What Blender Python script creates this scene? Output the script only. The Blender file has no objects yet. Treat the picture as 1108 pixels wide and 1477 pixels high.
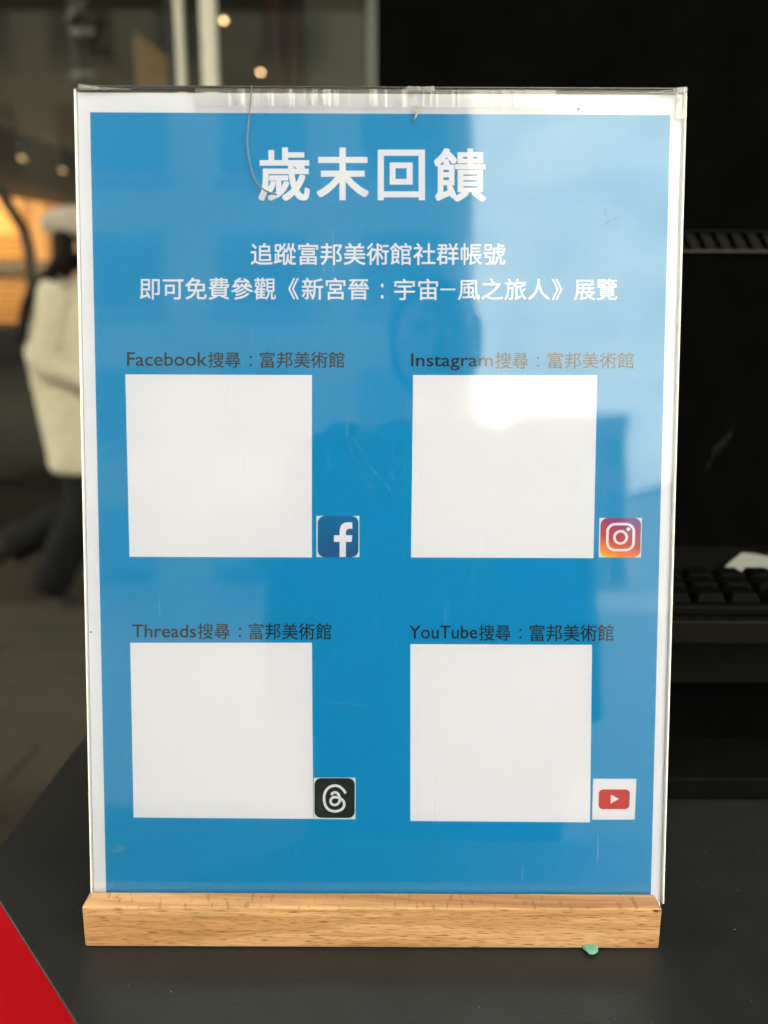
import bpy, bmesh, math, random
from mathutils import Vector, Matrix, noise
from mathutils.geometry import tessellate_polygon
random.seed(7)
sc = bpy.context.scene
COL = sc.collection
R = math.radians

# ------------------------------------------------------------------ camera
CAM_LOC = Vector((0.00185, -0.25237, 1.0639))
PITCH, YAW, ROLL = R(11.55), R(0.02), R(0.237)
FPX = 1098.0
cam_d = bpy.data.cameras.new('camera'); cam = bpy.data.objects.new('camera', cam_d); COL.objects.link(cam)
cam_d.sensor_fit = 'VERTICAL'; cam_d.sensor_height = 24.0; cam_d.lens = 24.0*FPX/1477.0
fw = Vector((math.sin(YAW)*math.cos(PITCH), math.cos(YAW)*math.cos(PITCH), -math.sin(PITCH)))
rt = Vector((math.cos(YAW), -math.sin(YAW), 0)); up = rt.cross(fw)
rt2 = rt*math.cos(ROLL)+up*math.sin(ROLL); up2 = -rt*math.sin(ROLL)+up*math.cos(ROLL)
m = Matrix((rt2, up2, -fw)).transposed().to_4x4(); m.translation = CAM_LOC
cam.matrix_world = m
cam_d.clip_start = 0.01; cam_d.clip_end = 2000
cam_d.dof.use_dof = True; cam_d.dof.focus_distance = 0.285; cam_d.dof.aperture_fstop = cam_d.lens/4.6
sc.camera = cam
sc.render.resolution_x, sc.render.resolution_y = 768, 1024

# ------------------------------------------------------------------ sky, sun, exposure
SUN_EL, SUN_AZ = R(38), R(205)          # azimuth clockwise from +Y: behind the camera, to its left
w = bpy.data.worlds.new('World'); sc.world = w; w.use_nodes = True
nt = w.node_tree; N = nt.nodes; L = nt.links
bg = N['Background']
sky = N.new('ShaderNodeTexSky'); sky.sky_type = 'NISHITA'; sky.sun_disc = False
sky.sun_elevation = SUN_EL; sky.sun_rotation = SUN_AZ; sky.dust_density = 2.0; sky.air_density = 1.0
tc = N.new('ShaderNodeTexCoord'); mp = N.new('ShaderNodeMapping'); mp.inputs['Scale'].default_value = (1, 1, 2.2)
nz = N.new('ShaderNodeTexNoise'); nz.inputs['Scale'].default_value = 3.2; nz.inputs['Detail'].default_value = 7; nz.inputs['Roughness'].default_value = .55
cr = N.new('ShaderNodeValToRGB'); cr.color_ramp.elements[0].position = .36; cr.color_ramp.elements[1].position = .66
cr.color_ramp.elements[0].color = (.78, .78, .78, 1)
mx = N.new('ShaderNodeMix'); mx.data_type = 'RGBA'
mx.inputs['B'].default_value = (7.8, 7.45, 6.3, 1)      # sunlit cloud, in the sky texture's own units
L.new(tc.outputs['Generated'], mp.inputs['Vector']); L.new(mp.outputs[0], nz.inputs['Vector']); L.new(nz.outputs['Fac'], cr.inputs['Fac'])
nz2 = N.new('ShaderNodeTexNoise'); nz2.inputs['Scale'].default_value = 8.5; nz2.inputs['Detail'].default_value = 6; nz2.inputs['Distortion'].default_value = .7
mr2 = N.new('ShaderNodeMapRange'); mr2.inputs['From Min'].default_value = .32; mr2.inputs['From Max'].default_value = .68
mr2.inputs['To Min'].default_value = .86; mr2.inputs['To Max'].default_value = 1.24
hv = N.new('ShaderNodeHueSaturation'); hv.inputs['Color'].default_value = (7.8, 7.45, 5.5, 1)
L.new(mp.outputs[0], nz2.inputs['Vector']); L.new(nz2.outputs['Fac'], mr2.inputs['Value']); L.new(mr2.outputs[0], hv.inputs['Value']); L.new(hv.outputs[0], mx.inputs['B'])
L.new(cr.outputs['Color'], mx.inputs['Factor']); L.new(sky.outputs[0], mx.inputs['A']); L.new(mx.outputs['Result'], bg.inputs['Color'])
bg.inputs['Strength'].default_value = 0.12
sd = bpy.data.lights.new('sun', 'SUN'); sun = bpy.data.objects.new('sun', sd); COL.objects.link(sun)
sd.energy = 3.0; sd.angle = R(.53); sd.color = (1, .95, .87)
dirv = Vector((math.sin(SUN_AZ)*math.cos(SUN_EL), math.cos(SUN_AZ)*math.cos(SUN_EL), math.sin(SUN_EL)))
sun.rotation_euler = dirv.to_track_quat('Z', 'Y').to_euler()
vs = sc.view_settings; vs.view_transform = 'Standard'; vs.look = 'None'; vs.gamma = 1.0; vs.exposure = 3.03
sc.cycles.max_bounces = 10; sc.cycles.transparent_max_bounces = 16; sc.cycles.glossy_bounces = 6
sc.cycles.sample_clamp_indirect = 12

# ------------------------------------------------------------------ measuring helpers
def ray(x, y): return fw + rt2*((x-554)/FPX) - up2*((y-738.5)/FPX)
def at_y(x, y, Y):
    d = ray(x, y); return CAM_LOC + d*((Y-CAM_LOC.y)/d.y)
def at_z(x, y, Z):
    d = ray(x, y); return CAM_LOC + d*((Z-CAM_LOC.z)/d.z)
TILT = R(7.94); TOP = 0.867                     # lean of the sheet, height of the wooden bar's top
S_T = Vector((0, math.sin(TILT), math.cos(TILT))); S_N = Vector((0, -math.cos(TILT), math.sin(TILT)))
def on_sheet(x, y):
    d = ray(x, y); o = Vector((0, 0, TOP)); t = (o-CAM_LOC).dot(S_N)/d.dot(S_N); p = CAM_LOC + d*t - o
    return p.x, p.dot(S_T)

# ------------------------------------------------------------------ materials
def lin(c):
    return tuple(((v/255)/12.92 if v/255 <= .04045 else ((v/255+.055)/1.055)**2.4) for v in c) + (1,)
def mat(name, col, rough=.5, spec=.5, metal=0, nscale=0, namt=.12, bump=0, bscale=200, emis=None, estr=0, coat=0, stretch=(1, 1, 1)):
    M = bpy.data.materials.new(name); M.use_nodes = True
    n = M.node_tree.nodes; l = M.node_tree.links; b = n['Principled BSDF']
    b.inputs['Base Color'].default_value = col; b.inputs['Roughness'].default_value = rough
    b.inputs['Specular IOR Level'].default_value = spec; b.inputs['Metallic'].default_value = metal
    b.inputs['Coat Weight'].default_value = coat
    t = n.new('ShaderNodeTexCoord'); mpp = n.new('ShaderNodeMapping'); mpp.inputs['Scale'].default_value = stretch
    l.new(t.outputs['Object'], mpp.inputs['Vector'])
    if nscale:
        z = n.new('ShaderNodeTexNoise'); z.inputs['Scale'].default_value = nscale; z.inputs['Detail'].default_value = 6
        l.new(mpp.outputs[0], z.inputs['Vector'])
        r = n.new('ShaderNodeMapRange'); r.inputs['From Min'].default_value = .3; r.inputs['From Max'].default_value = .7
        r.inputs['To Min'].default_value = 1-namt; r.inputs['To Max'].default_value = 1+namt
        l.new(z.outputs['Fac'], r.inputs['Value'])
        h = n.new('ShaderNodeHueSaturation'); h.inputs['Color'].default_value = col
        l.new(r.outputs[0], h.inputs['Value']); l.new(h.outputs[0], b.inputs['Base Color'])
        r2 = n.new('ShaderNodeMapRange'); r2.inputs['To Min'].default_value = max(0, rough-.08); r2.inputs['To Max'].default_value = min(1, rough+.08)
        l.new(z.outputs['Fac'], r2.inputs['Value']); l.new(r2.outputs[0], b.inputs['Roughness'])
    if bump:
        z = n.new('ShaderNodeTexNoise'); z.inputs['Scale'].default_value = bscale; z.inputs['Detail'].default_value = 4
        l.new(mpp.outputs[0], z.inputs['Vector'])
        bp = n.new('ShaderNodeBump'); bp.inputs['Strength'].default_value = 1; bp.inputs['Distance'].default_value = bump
        l.new(z.outputs['Fac'], bp.inputs['Height']); l.new(bp.outputs[0], b.inputs['Normal'])
    if emis:
        b.inputs['Emission Color'].default_value = emis; b.inputs['Emission Strength'].default_value = estr
    return M

def clear(name, tint=(1, 1, 1, 1), k=1.0, rough=.02, bump=0, bscale=60, haze=0.0, hcol=(.8, .8, .8, 1), scratches=False):
    """thin clear sheet: see-through, with Fresnel reflection"""
    M = bpy.data.materials.new(name); M.use_nodes = True
    n = M.node_tree.nodes; l = M.node_tree.links; n.remove(n['Principled BSDF']); out = n['Material Output']
    tr = n.new('ShaderNodeBsdfTransparent'); tr.inputs['Color'].default_value = tint
    gl = n.new('ShaderNodeBsdfGlossy'); gl.inputs['Roughness'].default_value = rough
    fr = n.new('ShaderNodeFresnel'); fr.inputs['IOR'].default_value = 1.49
    mu = n.new('ShaderNodeMath'); mu.operation = 'MULTIPLY'; mu.inputs[1].default_value = k; mu.use_clamp = True
    mixs = n.new('ShaderNodeMixShader')
    l.new(fr.outputs[0], mu.inputs[0]); l.new(mu.outputs[0], mixs.inputs[0]); l.new(tr.outputs[0], mixs.inputs[1]); l.new(gl.outputs[0], mixs.inputs[2])
    last = mixs
    t = n.new('ShaderNodeTexCoord')
    if haze:
        df = n.new('ShaderNodeBsdfDiffuse'); df.inputs['Color'].default_value = hcol
        m2 = n.new('ShaderNodeMixShader'); m2.inputs[0].default_value = haze
        l.new(last.outputs[0], m2.inputs[1]); l.new(df.outputs[0], m2.inputs[2])
        if scratches:
            # fine rubbed scratches: stretched noise in two directions, kept to patches
            def lines(rot, sx, th):
                mp = n.new('ShaderNodeMapping'); mp.inputs['Rotation'].default_value = (0, rot, 0); mp.inputs['Scale'].default_value = (sx, 1, 22)
                z = n.new('ShaderNodeTexNoise'); z.inputs['Scale'].default_value = 1; z.inputs['Detail'].default_value = 2
                rr = n.new('ShaderNodeMapRange'); rr.inputs['From Min'].default_value = th; rr.inputs['From Max'].default_value = th+.05
                l.new(t.outputs['Object'], mp.inputs['Vector']); l.new(mp.outputs[0], z.inputs['Vector']); l.new(z.outputs['Fac'], rr.inputs['Value']); return rr
            a = lines(R(-42), 2600, .70); b = lines(R(8), 2300, .715)
            patch = n.new('ShaderNodeTexNoise'); patch.inputs['Scale'].default_value = 22; pr = n.new('ShaderNodeMapRange')
            pr.inputs['From Min'].default_value = .48; pr.inputs['From Max'].default_value = .66; pr.inputs['To Max'].default_value = .22
            l.new(t.outputs['Object'], patch.inputs['Vector']); l.new(patch.outputs['Fac'], pr.inputs['Value'])
            ad = n.new('ShaderNodeMath'); ad.operation = 'ADD'; l.new(a.outputs[0], ad.inputs[0]); l.new(b.outputs[0], ad.inputs[1])
            ml = n.new('ShaderNodeMath'); ml.operation = 'MULTIPLY'; l.new(ad.outputs[0], ml.inputs[0]); l.new(pr.outputs[0], ml.inputs[1])
            a2 = n.new('ShaderNodeMath'); a2.operation = 'ADD'; a2.inputs[1].default_value = haze; a2.use_clamp = True
            l.new(ml.outputs[0], a2.inputs[0]); l.new(a2.outputs[0], m2.inputs[0])
        last = m2
    if bump:
        z = n.new('ShaderNodeTexNoise'); z.inputs['Scale'].default_value = bscale; z.inputs['Detail'].default_value = 5; z.inputs['Roughness'].default_value = .6
        bp = n.new('ShaderNodeBump'); bp.inputs['Distance'].default_value = bump
        l.new(t.outputs['Object'], z.inputs['Vector']); l.new(z.outputs['Fac'], bp.inputs['Height'])
        l.new(bp.outputs[0], gl.inputs['Normal'])
    l.new(last.outputs[0], out.inputs['Surface'])
    return M

def wood_material():
    M = bpy.data.materials.new('beech_wood'); M.use_nodes = True
    n = M.node_tree.nodes; l = M.node_tree.links; b = n['Principled BSDF']
    b.inputs['Roughness'].default_value = .46; b.inputs['Specular IOR Level'].default_value = .4
    t = n.new('ShaderNodeTexCoord'); g = n.new('ShaderNodeNewGeometry')
    # broad growth bands
    m1 = n.new('ShaderNodeMapping'); m1.inputs['Scale'].default_value = (9, 60, 150)
    z1 = n.new('ShaderNodeTexNoise'); z1.inputs['Scale'].default_value = 1; z1.inputs['Detail'].default_value = 3; z1.inputs['Distortion'].default_value = .6
    l.new(t.outputs['Object'], m1.inputs[0]); l.new(m1.outputs[0], z1.inputs['Vector'])
    c1 = n.new('ShaderNodeValToRGB'); e = c1.color_ramp.elements
    e[0].position = .36; e[0].color = (.27, .126, .048, 1); e[1].position = .64; e[1].color = (.46, .270, .132, 1)
    x = e.new(.5); x.color = (.36, .188, .082, 1)
    l.new(z1.outputs['Fac'], c1.inputs[0])
    # fine fibre
    m2 = n.new('ShaderNodeMapping'); m2.inputs['Scale'].default_value = (90, 1500, 1900)
    z2 = n.new('ShaderNodeTexNoise'); z2.inputs['Scale'].default_value = 1; z2.inputs['Detail'].default_value = 4
    l.new(t.outputs['Object'], m2.inputs[0]); l.new(m2.outputs[0], z2.inputs['Vector'])
    r2 = n.new('ShaderNodeMapRange'); r2.inputs['From Min'].default_value = .3; r2.inputs['From Max'].default_value = .7; r2.inputs['To Min'].default_value = .88; r2.inputs['To Max'].default_value = 1.1
    l.new(z2.outputs['Fac'], r2.inputs['Value'])
    # short dark pores on the flat-sawn front, slightly slanted
    m3 = n.new('ShaderNodeMapping'); m3.inputs['Rotation'].default_value = (0, R(4), 0); m3.inputs['Scale'].default_value = (190, 500, 3600)
    z3 = n.new('ShaderNodeTexNoise'); z3.inputs['Scale'].default_value = 1; z3.inputs['Detail'].default_value = 0
    l.new(t.outputs['Object'], m3.inputs[0]); l.new(m3.outputs[0], z3.inputs['Vector'])
    r3 = n.new('ShaderNodeMapRange'); r3.inputs['From Min'].default_value = .60; r3.inputs['From Max'].default_value = .72; r3.inputs['To Max'].default_value = .75
    l.new(z3.outputs['Fac'], r3.inputs['Value'])
    # larger ray flecks on the top, lying across the bar
    m4 = n.new('ShaderNodeMapping'); m4.inputs['Rotation'].default_value = (0, 0, R(38)); m4.inputs['Scale'].default_value = (520, 170, 60)
    z4 = n.new('ShaderNodeTexNoise'); z4.inputs['Scale'].default_value = 1; z4.inputs['Detail'].default_value = 1
    l.new(t.outputs['Object'], m4.inputs[0]); l.new(m4.outputs[0], z4.inputs['Vector'])
    r4 = n.new('ShaderNodeMapRange'); r4.inputs['From Min'].default_value = .60; r4.inputs['From Max'].default_value = .68; r4.inputs['To Max'].default_value = .45
    l.new(z4.outputs['Fac'], r4.inputs['Value'])
    sp = n.new('ShaderNodeSeparateXYZ'); l.new(g.outputs['Normal'], sp.inputs[0])
    ab = n.new('ShaderNodeMath'); ab.operation = 'ABSOLUTE'; l.new(sp.outputs['Z'], ab.inputs[0])
    fm = n.new('ShaderNodeMix'); fm.data_type = 'FLOAT'; l.new(ab.outputs[0], fm.inputs['Factor']); l.new(r3.outputs[0], fm.inputs['A']); l.new(r4.outputs[0], fm.inputs['B'])
    gm = n.new('ShaderNodeMath'); gm.operation = 'MULTIPLY'; gm.inputs[1].default_value = 11; l.new(z1.outputs['Fac'], gm.inputs[0])
    gp = n.new('ShaderNodeMath'); gp.operation = 'PINGPONG'; gp.inputs[1].default_value = .5; l.new(gm.outputs[0], gp.inputs[0])
    gr = n.new('ShaderNodeMapRange'); gr.inputs['From Max'].default_value = .5; gr.inputs['To Min'].default_value = .86; gr.inputs['To Max'].default_value = 1.05; l.new(gp.outputs[0], gr.inputs['Value'])
    gq = n.new('ShaderNodeMath'); gq.operation = 'MULTIPLY'; l.new(gr.outputs[0], gq.inputs[0]); l.new(r2.outputs[0], gq.inputs[1])
    hs = n.new('ShaderNodeHueSaturation'); l.new(c1.outputs[0], hs.inputs['Color']); l.new(gq.outputs[0], hs.inputs['Value'])
    mx = n.new('ShaderNodeMix'); mx.data_type = 'RGBA'; mx.inputs['B'].default_value = (.13, .04, .012, 1)
    l.new(fm.outputs['Result'], mx.inputs['Factor']); l.new(hs.outputs[0], mx.inputs['A']); l.new(mx.outputs['Result'], b.inputs['Base Color'])
    bp = n.new('ShaderNodeBump'); bp.inputs['Distance'].default_value = .00008; l.new(z2.outputs['Fac'], bp.inputs['Height']); l.new(bp.outputs[0], b.inputs['Normal'])
    return M

def gradient_mat(name, stops, direction, rough=.6):
    """printed colour gradient along a direction in the object's own coordinates; stops = (pos in metres, colour)"""
    M = bpy.data.materials.new(name); M.use_nodes = True
    n = M.node_tree.nodes; l = M.node_tree.links; b = n['Principled BSDF']; b.inputs['Roughness'].default_value = rough; b.inputs['Specular IOR Level'].default_value = .15
    t = n.new('ShaderNodeTexCoord'); d = n.new('ShaderNodeVectorMath'); d.operation = 'DOT_PRODUCT'; d.inputs[1].default_value = direction
    l.new(t.outputs['Object'], d.inputs[0])
    lo, hi = stops[0][0], stops[-1][0]
    r = n.new('ShaderNodeMapRange'); r.inputs['From Min'].default_value = lo; r.inputs['From Max'].default_value = hi
    l.new(d.outputs['Value'], r.inputs['Value'])
    c = n.new('ShaderNodeValToRGB'); e = c.color_ramp.elements
    for k, (p, col) in enumerate(stops):
        pos = (p-lo)/(hi-lo)
        if k == 0: e[0].position = pos; e[0].color = col
        elif k == len(stops)-1: e[-1].position = pos; e[-1].color = col
        else: x = e.new(pos); x.color = col
    l.new(r.outputs[0], c.inputs[0]); l.new(c.outputs[0], b.inputs['Base Color'])
    return M

PAPER = mat('white_paper', (.765, .755, .91, 1), .7, .2, nscale=900, namt=.02, bump=.00002, bscale=1500)
BLUE = mat('blue_print', (.002, .255, .615, 1), .7, .03, nscale=700, namt=.05)
WPRINT = mat('unprinted_white', (.765, .755, .91, 1), .7, .05, nscale=900, namt=.015)
INK = mat('dark_ink', (.016, .022, .024, 1), .6, .05, nscale=900, namt=.1)
WOOD = wood_material()
TABLE = mat('dark_laminate', (.0125, .0138, .0155, 1), .33, .24, nscale=60, namt=.12, bump=.00014, bscale=560)
RED = mat('red_lacquer', (.27, .0008, .005, 1), .6, .015, nscale=20, namt=.05)
BLACK = mat('black_powder_coat', (.0016, .0016, .0018, 1), .45, .0, nscale=50, namt=.2, bump=.00006, bscale=700)
BLACK2 = mat('charcoal_plastic', (.0032, .0032, .0034, 1), .5, .02, nscale=60, namt=.2)
METAL = mat('brushed_metal_frame', (.62, .59, .52, 1), .4, .5, metal=.4, nscale=6, namt=.1)
DARKM = mat('dark_bronze_frame', (.018, .018, .016, 1), .4, .5, nscale=8, namt=.2)

# ------------------------------------------------------------------ mesh helpers
def tag(o, label=None, cat=None, group=None, kind=None):
    if label: o['label'] = label
    if cat: o['category'] = cat
    if group: o['group'] = group
    if kind: o['kind'] = kind
    return o
def thing(name, label, cat, loc=(0, 0, 0), rot=(0, 0, 0), group=None, kind=None):
    o = bpy.data.objects.new(name, None); COL.objects.link(o); o.location = loc; o.rotation_euler = rot
    o.empty_display_size = .05
    return tag(o, label, cat, group, kind)
def root_loc(p):
    v = Vector((0, 0, 0))
    while p is not None: v += p.location; p = p.parent
    return v
def link(name, me, material, parent=None, world=True, loc=None):
    """mesh in world coordinates (world=True) or in the parent's own"""
    if material is not None and not me.materials: me.materials.append(material)
    o = bpy.data.objects.new(name, me); COL.objects.link(o)
    if parent is not None:
        o.parent = parent
        if world: o.location = -root_loc(parent)
    if loc is not None: o.location = o.location + Vector(loc)
    return o
def recentre(o, pivot):
    """move the origin of an object to pivot (given in the coordinates of its mesh)"""
    p = Vector(pivot); o.data.transform(Matrix.Translation(-p)); o.location = o.location + p
    return o
def bm_mesh(bm, smooth=False):
    bmesh.ops.recalc_face_normals(bm, faces=bm.faces)
    me = bpy.data.meshes.new('mesh'); bm.to_mesh(me); bm.free()
    if smooth:
        for p in me.polygons: p.use_smooth = True
    return me
def add_box(bm, a, b, bevel=0, seg=2, rot=None):
    a, b = Vector(a), Vector(b); c = (a+b)/2; s = b-a
    g = bmesh.ops.create_cube(bm, size=1)
    for v in g['verts']: v.co = Vector((v.co.x*s.x, v.co.y*s.y, v.co.z*s.z))
    if bevel:
        es = {e for v in g['verts'] for e in v.link_edges}
        r = bmesh.ops.bevel(bm, geom=list(es), offset=bevel, segments=seg, profile=.5, affect='EDGES')
        vs_ = {v for f in r['faces'] for v in f.verts} | {v for v in g['verts'] if v.is_valid}
    else: vs_ = set(g['verts'])
    for v in vs_:
        if rot is not None: v.co = rot @ v.co
        v.co += c
def box(a, b, bevel=0, seg=2, rot=None):
    bm = bmesh.new(); add_box(bm, a, b, bevel, seg, rot); return bm_mesh(bm)
def prism(pts, z0, z1, axis='z', bevel=0):
    """closed outline extruded along an axis"""
    bm = bmesh.new()
    def P(p, h): return {'z': (p[0], p[1], h), 'x': (h, p[0], p[1]), 'y': (p[0], h, p[1])}[axis]
    lo = [bm.verts.new(P(p, z0)) for p in pts]; hi = [bm.verts.new(P(p, z1)) for p in pts]; k = len(pts)
    bm.faces.new(lo); bm.faces.new(hi)
    for i in range(k): bm.faces.new((lo[i], lo[(i+1) % k], hi[(i+1) % k], hi[i]))
    if bevel: 
        bmesh.ops.recalc_face_normals(bm, faces=bm.faces)
        bmesh.ops.bevel(bm, geom=[e for e in bm.edges if e.calc_face_angle(0) > .3], offset=bevel, segments=2, profile=.5, affect='EDGES')
    return bm_mesh(bm)
def loft(rings, cap=True, n=20, jitter=0, seed=0):
    """rings: (centre, rx, ry[, axis_u, axis_v]) ellipses joined into a smooth skin"""
    bm = bmesh.new(); prev = None; first = None
    for r in rings:
        c, rx, ry = Vector(r[0]), r[1], r[2]
        u = Vector(r[3]) if len(r) > 3 else Vector((1, 0, 0)); v = Vector(r[4]) if len(r) > 4 else Vector((0, 1, 0))
        cur = []
        for i in range(n):
            a = 2*math.pi*i/n; p = c + u*(rx*math.cos(a)) + v*(ry*math.sin(a))
            if jitter: p += noise.noise_vector(p*14+Vector((seed, 0, 0)))*jitter + noise.noise_vector(p*55)*jitter*.4
            cur.append(bm.verts.new(p))
        if prev:
            for i in range(n): bm.faces.new((prev[i], prev[(i+1) % n], cur[(i+1) % n], cur[i]))
        else: first = cur
        prev = cur
    if cap: bm.faces.new(first); bm.faces.new(prev)
    return bm_mesh(bm, True)
def tube_rings(path, radii, flat=1.0):
    out = []
    for i, p in enumerate(path):
        p = Vector(p); a = Vector(path[max(0, i-1)]); b = Vector(path[min(len(path)-1, i+1)])
        t = (b-a).normalized(); ref = Vector((0, 1, 0)) if abs(t.y) < .9 else Vector((1, 0, 0))
        u = t.cross(ref).normalized(); v = t.cross(u).normalized()
        out.append((p, radii[i], radii[i]*flat, u, v))
    return out
def tube(path, radii, n=12, flat=1.0, jitter=0): return loft(tube_rings(path, radii, flat), n=n, jitter=jitter)
def bez(pts, k=8):
    """smooth curve through points"""
    P = [Vector(p) for p in pts]; P = [P[0]*2-P[1]] + P + [P[-1]*2-P[-2]]; out = []
    for i in range(1, len(P)-2):
        for j in range(k):
            t = j/k; a, b, c, d = P[i-1:i+3]
            out.append(.5*((2*b)+(c-a)*t+(2*a-5*b+4*c-d)*t*t+(3*b-a-3*c+d)*t**3))
    out.append(P[-2]); return out
def skin(joints, edges, radii, name, sub=2):
    me = bpy.data.meshes.new(name); keys = list(joints)
    me.from_pydata([joints[k] for k in keys], [(keys.index(a), keys.index(b)) for a, b in edges], [])
    o = bpy.data.objects.new(name, me); COL.objects.link(o)
    md = o.modifiers.new('s', 'SKIN'); md.use_smooth_shade = True
    for i, k in enumerate(keys):
        r = radii[k]; r = r if isinstance(r, tuple) else (r, r)
        sv = me.skin_vertices[0].data[i]; sv.radius = r; sv.use_root = (i == 0)
    s = o.modifiers.new('u', 'SUBSURF'); s.levels = s.render_levels = sub
    dg = bpy.context.evaluated_depsgraph_get(); bpy.context.view_layer.update()
    out = bpy.data.meshes.new_from_object(o.evaluated_get(bpy.context.evaluated_depsgraph_get()))
    bpy.data.objects.remove(o); out.name = name
    for p in out.polygons: p.use_smooth = True
    return out

# ================================================================== the place behind the sign
# ------------------------------------------------------------------ ground and paving
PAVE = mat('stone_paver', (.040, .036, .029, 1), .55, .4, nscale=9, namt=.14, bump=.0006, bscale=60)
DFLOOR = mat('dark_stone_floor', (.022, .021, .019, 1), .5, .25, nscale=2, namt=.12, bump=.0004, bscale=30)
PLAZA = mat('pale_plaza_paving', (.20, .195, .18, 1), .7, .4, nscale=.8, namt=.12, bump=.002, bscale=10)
bm = bmesh.new()
gv = [bm.verts.new(p) for p in ((-600, -800, -.03), (600, -800, -.03), (600, 500, -.03), (-600, 500, -.03))]; bm.faces.new(gv)
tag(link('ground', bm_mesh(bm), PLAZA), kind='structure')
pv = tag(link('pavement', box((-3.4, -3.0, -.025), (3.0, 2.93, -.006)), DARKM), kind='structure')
pm = {}
row = 0
ys = [2.93-.207*i for i in range(0, 11)]
for j in range(len(ys)-1):
    y1, y0 = ys[j], ys[j+1]; x = -2.75 + .37*(j % 3)
    while x < 2.2:
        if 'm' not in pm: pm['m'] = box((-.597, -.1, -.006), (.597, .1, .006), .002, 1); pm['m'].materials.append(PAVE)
        o = bpy.data.objects.new('paver', pm['m']); COL.objects.link(o); o.parent = pv
        o.location = (x, (y0+y1)/2, random.uniform(-.0012, .0012)); o.rotation_euler = (random.uniform(-.002, .002), random.uniform(-.002, .002), 0)
        x += 1.2
tag(link('lobby_floor', box((-6, 2.94, -.03), (6, 12, .004)), DFLOOR), kind='structure')

# ------------------------------------------------------------------ lobby: shell, mullions, panes
WALLD = mat('dark_taupe_wall', (.07, .062, .05, 1), .7, .3, nscale=3, namt=.15)
BROWN = mat('brown_bulkhead', (.11, .06, .03, 1), .6, .3, nscale=4, namt=.15)
OAK = mat('warm_timber', (.44, .25, .085, 1), .6, .2, nscale=5, namt=.18, stretch=(1, 1, 6))
PANEL = mat('warm_panel', (.46, .28, .11, 1), .7, .3, nscale=2, namt=.2)
PLASTER = mat('grey_plaster', (.13, .125, .11, 1), .8, .3, nscale=2, namt=.1)
GLASS = clear('lobby_glass', (.84, .85, .82, 1), k=.65, rough=.0, bump=.0004, bscale=3)
LB = thing('lobby_building', 'glass fronted lobby with metal mullions and dim warm interior behind the sign', 'building', (0, 4.2, 0))
link('back_wall', box((-6, 8.6, 0), (6, 8.8, 5.2)), WALLD, LB)
link('side_wall', box((-6.2, 3.9, 0), (-6, 8.8, 5.2)), WALLD, LB)
link('side_wall', box((6, .6, 0), (6.2, 8.8, 5.2)), PLASTER, LB)
link('ceiling', box((-6.2, 4.1, 5.2), (6.2, 8.8, 5.4)), PLASTER, LB)
def mull(x0, x1, ypx, Y, mtl, lean=0, name='mullion', dep=.07):
    a = at_y(x0, ypx, Y); b = at_y(x1, ypx, Y)
    me = box((a.x, Y, .004), (b.x, Y+dep, 5.2), .004, 1); return link(name, me, mtl, LB)
mull(103, 111, 60, 4.2, DARKM)
mull(240, 252.5, 60, 4.24, DARKM)
mull(253.5, 263, 60, 4.2, METAL)
mull(289.5, 310.5, 60, 4.16, METAL)
mull(530, 542, 60, 4.2, mat('dull_green_frame', (.13, .14, .125, 1), .5, .3, nscale=6, namt=.1))
mull(-260, -235, 60, 4.2, METAL); mull(800, 815, 60, 4.2, METAL); mull(1150, 1175, 60, 4.2, METAL)
def pane(x0, x1, Y=4.23):
    a = at_y(x0, 60, Y); b = at_y(x1, 60, Y)
    return link('pane', box((a.x, Y, .05), (b.x, Y+.012, 5.1)), GLASS, LB)
pane(-234, 102.5); pane(112, 239.5); pane(264, 289); pane(311, 529.5); pane(543, 799); pane(816, 1149)
# slanted dark rail that meets the post at the top left
a, b = at_y(101, 34, 4.1), at_y(122, -4, 4.1)
link('strut', tube([a, b], [.03, .03], 8), DARKM, LB)
# brown bulkhead with two downlights
A = at_y(-160, 119, 5.2); zt = A.z
Bp = at_y(112, 223, 8.5); Bp.z = zt
d = ray(112, 223); t = (zt-CAM_LOC.z)/d.z; Bp = CAM_LOC+d*t
bulk_z0 = at_y(50, 255, (A.y+Bp.y)/2).z
bm = bmesh.new()
q = [(A.x, A.y), (Bp.x, Bp.y), (Bp.x, Bp.y+.6), (A.x-1.0, A.y+.6)]
me = prism(q, bulk_z0, zt)
bk = link('bulkhead', me, BROWN, LB)
DL = mat('downlight_lens', (1, .8, .5, 1), .5, emis=(1, .62, .28, 1), estr=.22)
DLB = mat('bright_downlight_lens', (1, .8, .5, 1), .5, emis=(1, .62, .30, 1), estr=1.6)
def ring(c, r0, r1, th, nrm, mt, name, parent, nseg=20):
    nrm = Vector(nrm).normalized(); ref = Vector((0, 0, 1)) if abs(nrm.z) < .9 else Vector((1, 0, 0))
    u = nrm.cross(ref).normalized(); v = nrm.cross(u); bm = bmesh.new(); rows = []
    for (r, h) in ((r0, 0), (r1, 0), (r1, th), (r0, th)):
        rows.append([bm.verts.new(Vector(c)+nrm*h+u*(r*math.cos(2*math.pi*i/nseg))+v*(r*math.sin(2*math.pi*i/nseg))) for i in range(nseg)])
    for k in range(4):
        a_, b_ = rows[k], rows[(k+1) % 4]
        for i in range(nseg): bm.faces.new((a_[i], a_[(i+1) % nseg], b_[(i+1) % nseg], b_[i]))
    return link(name, bm_mesh(bm), mt, parent)
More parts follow.
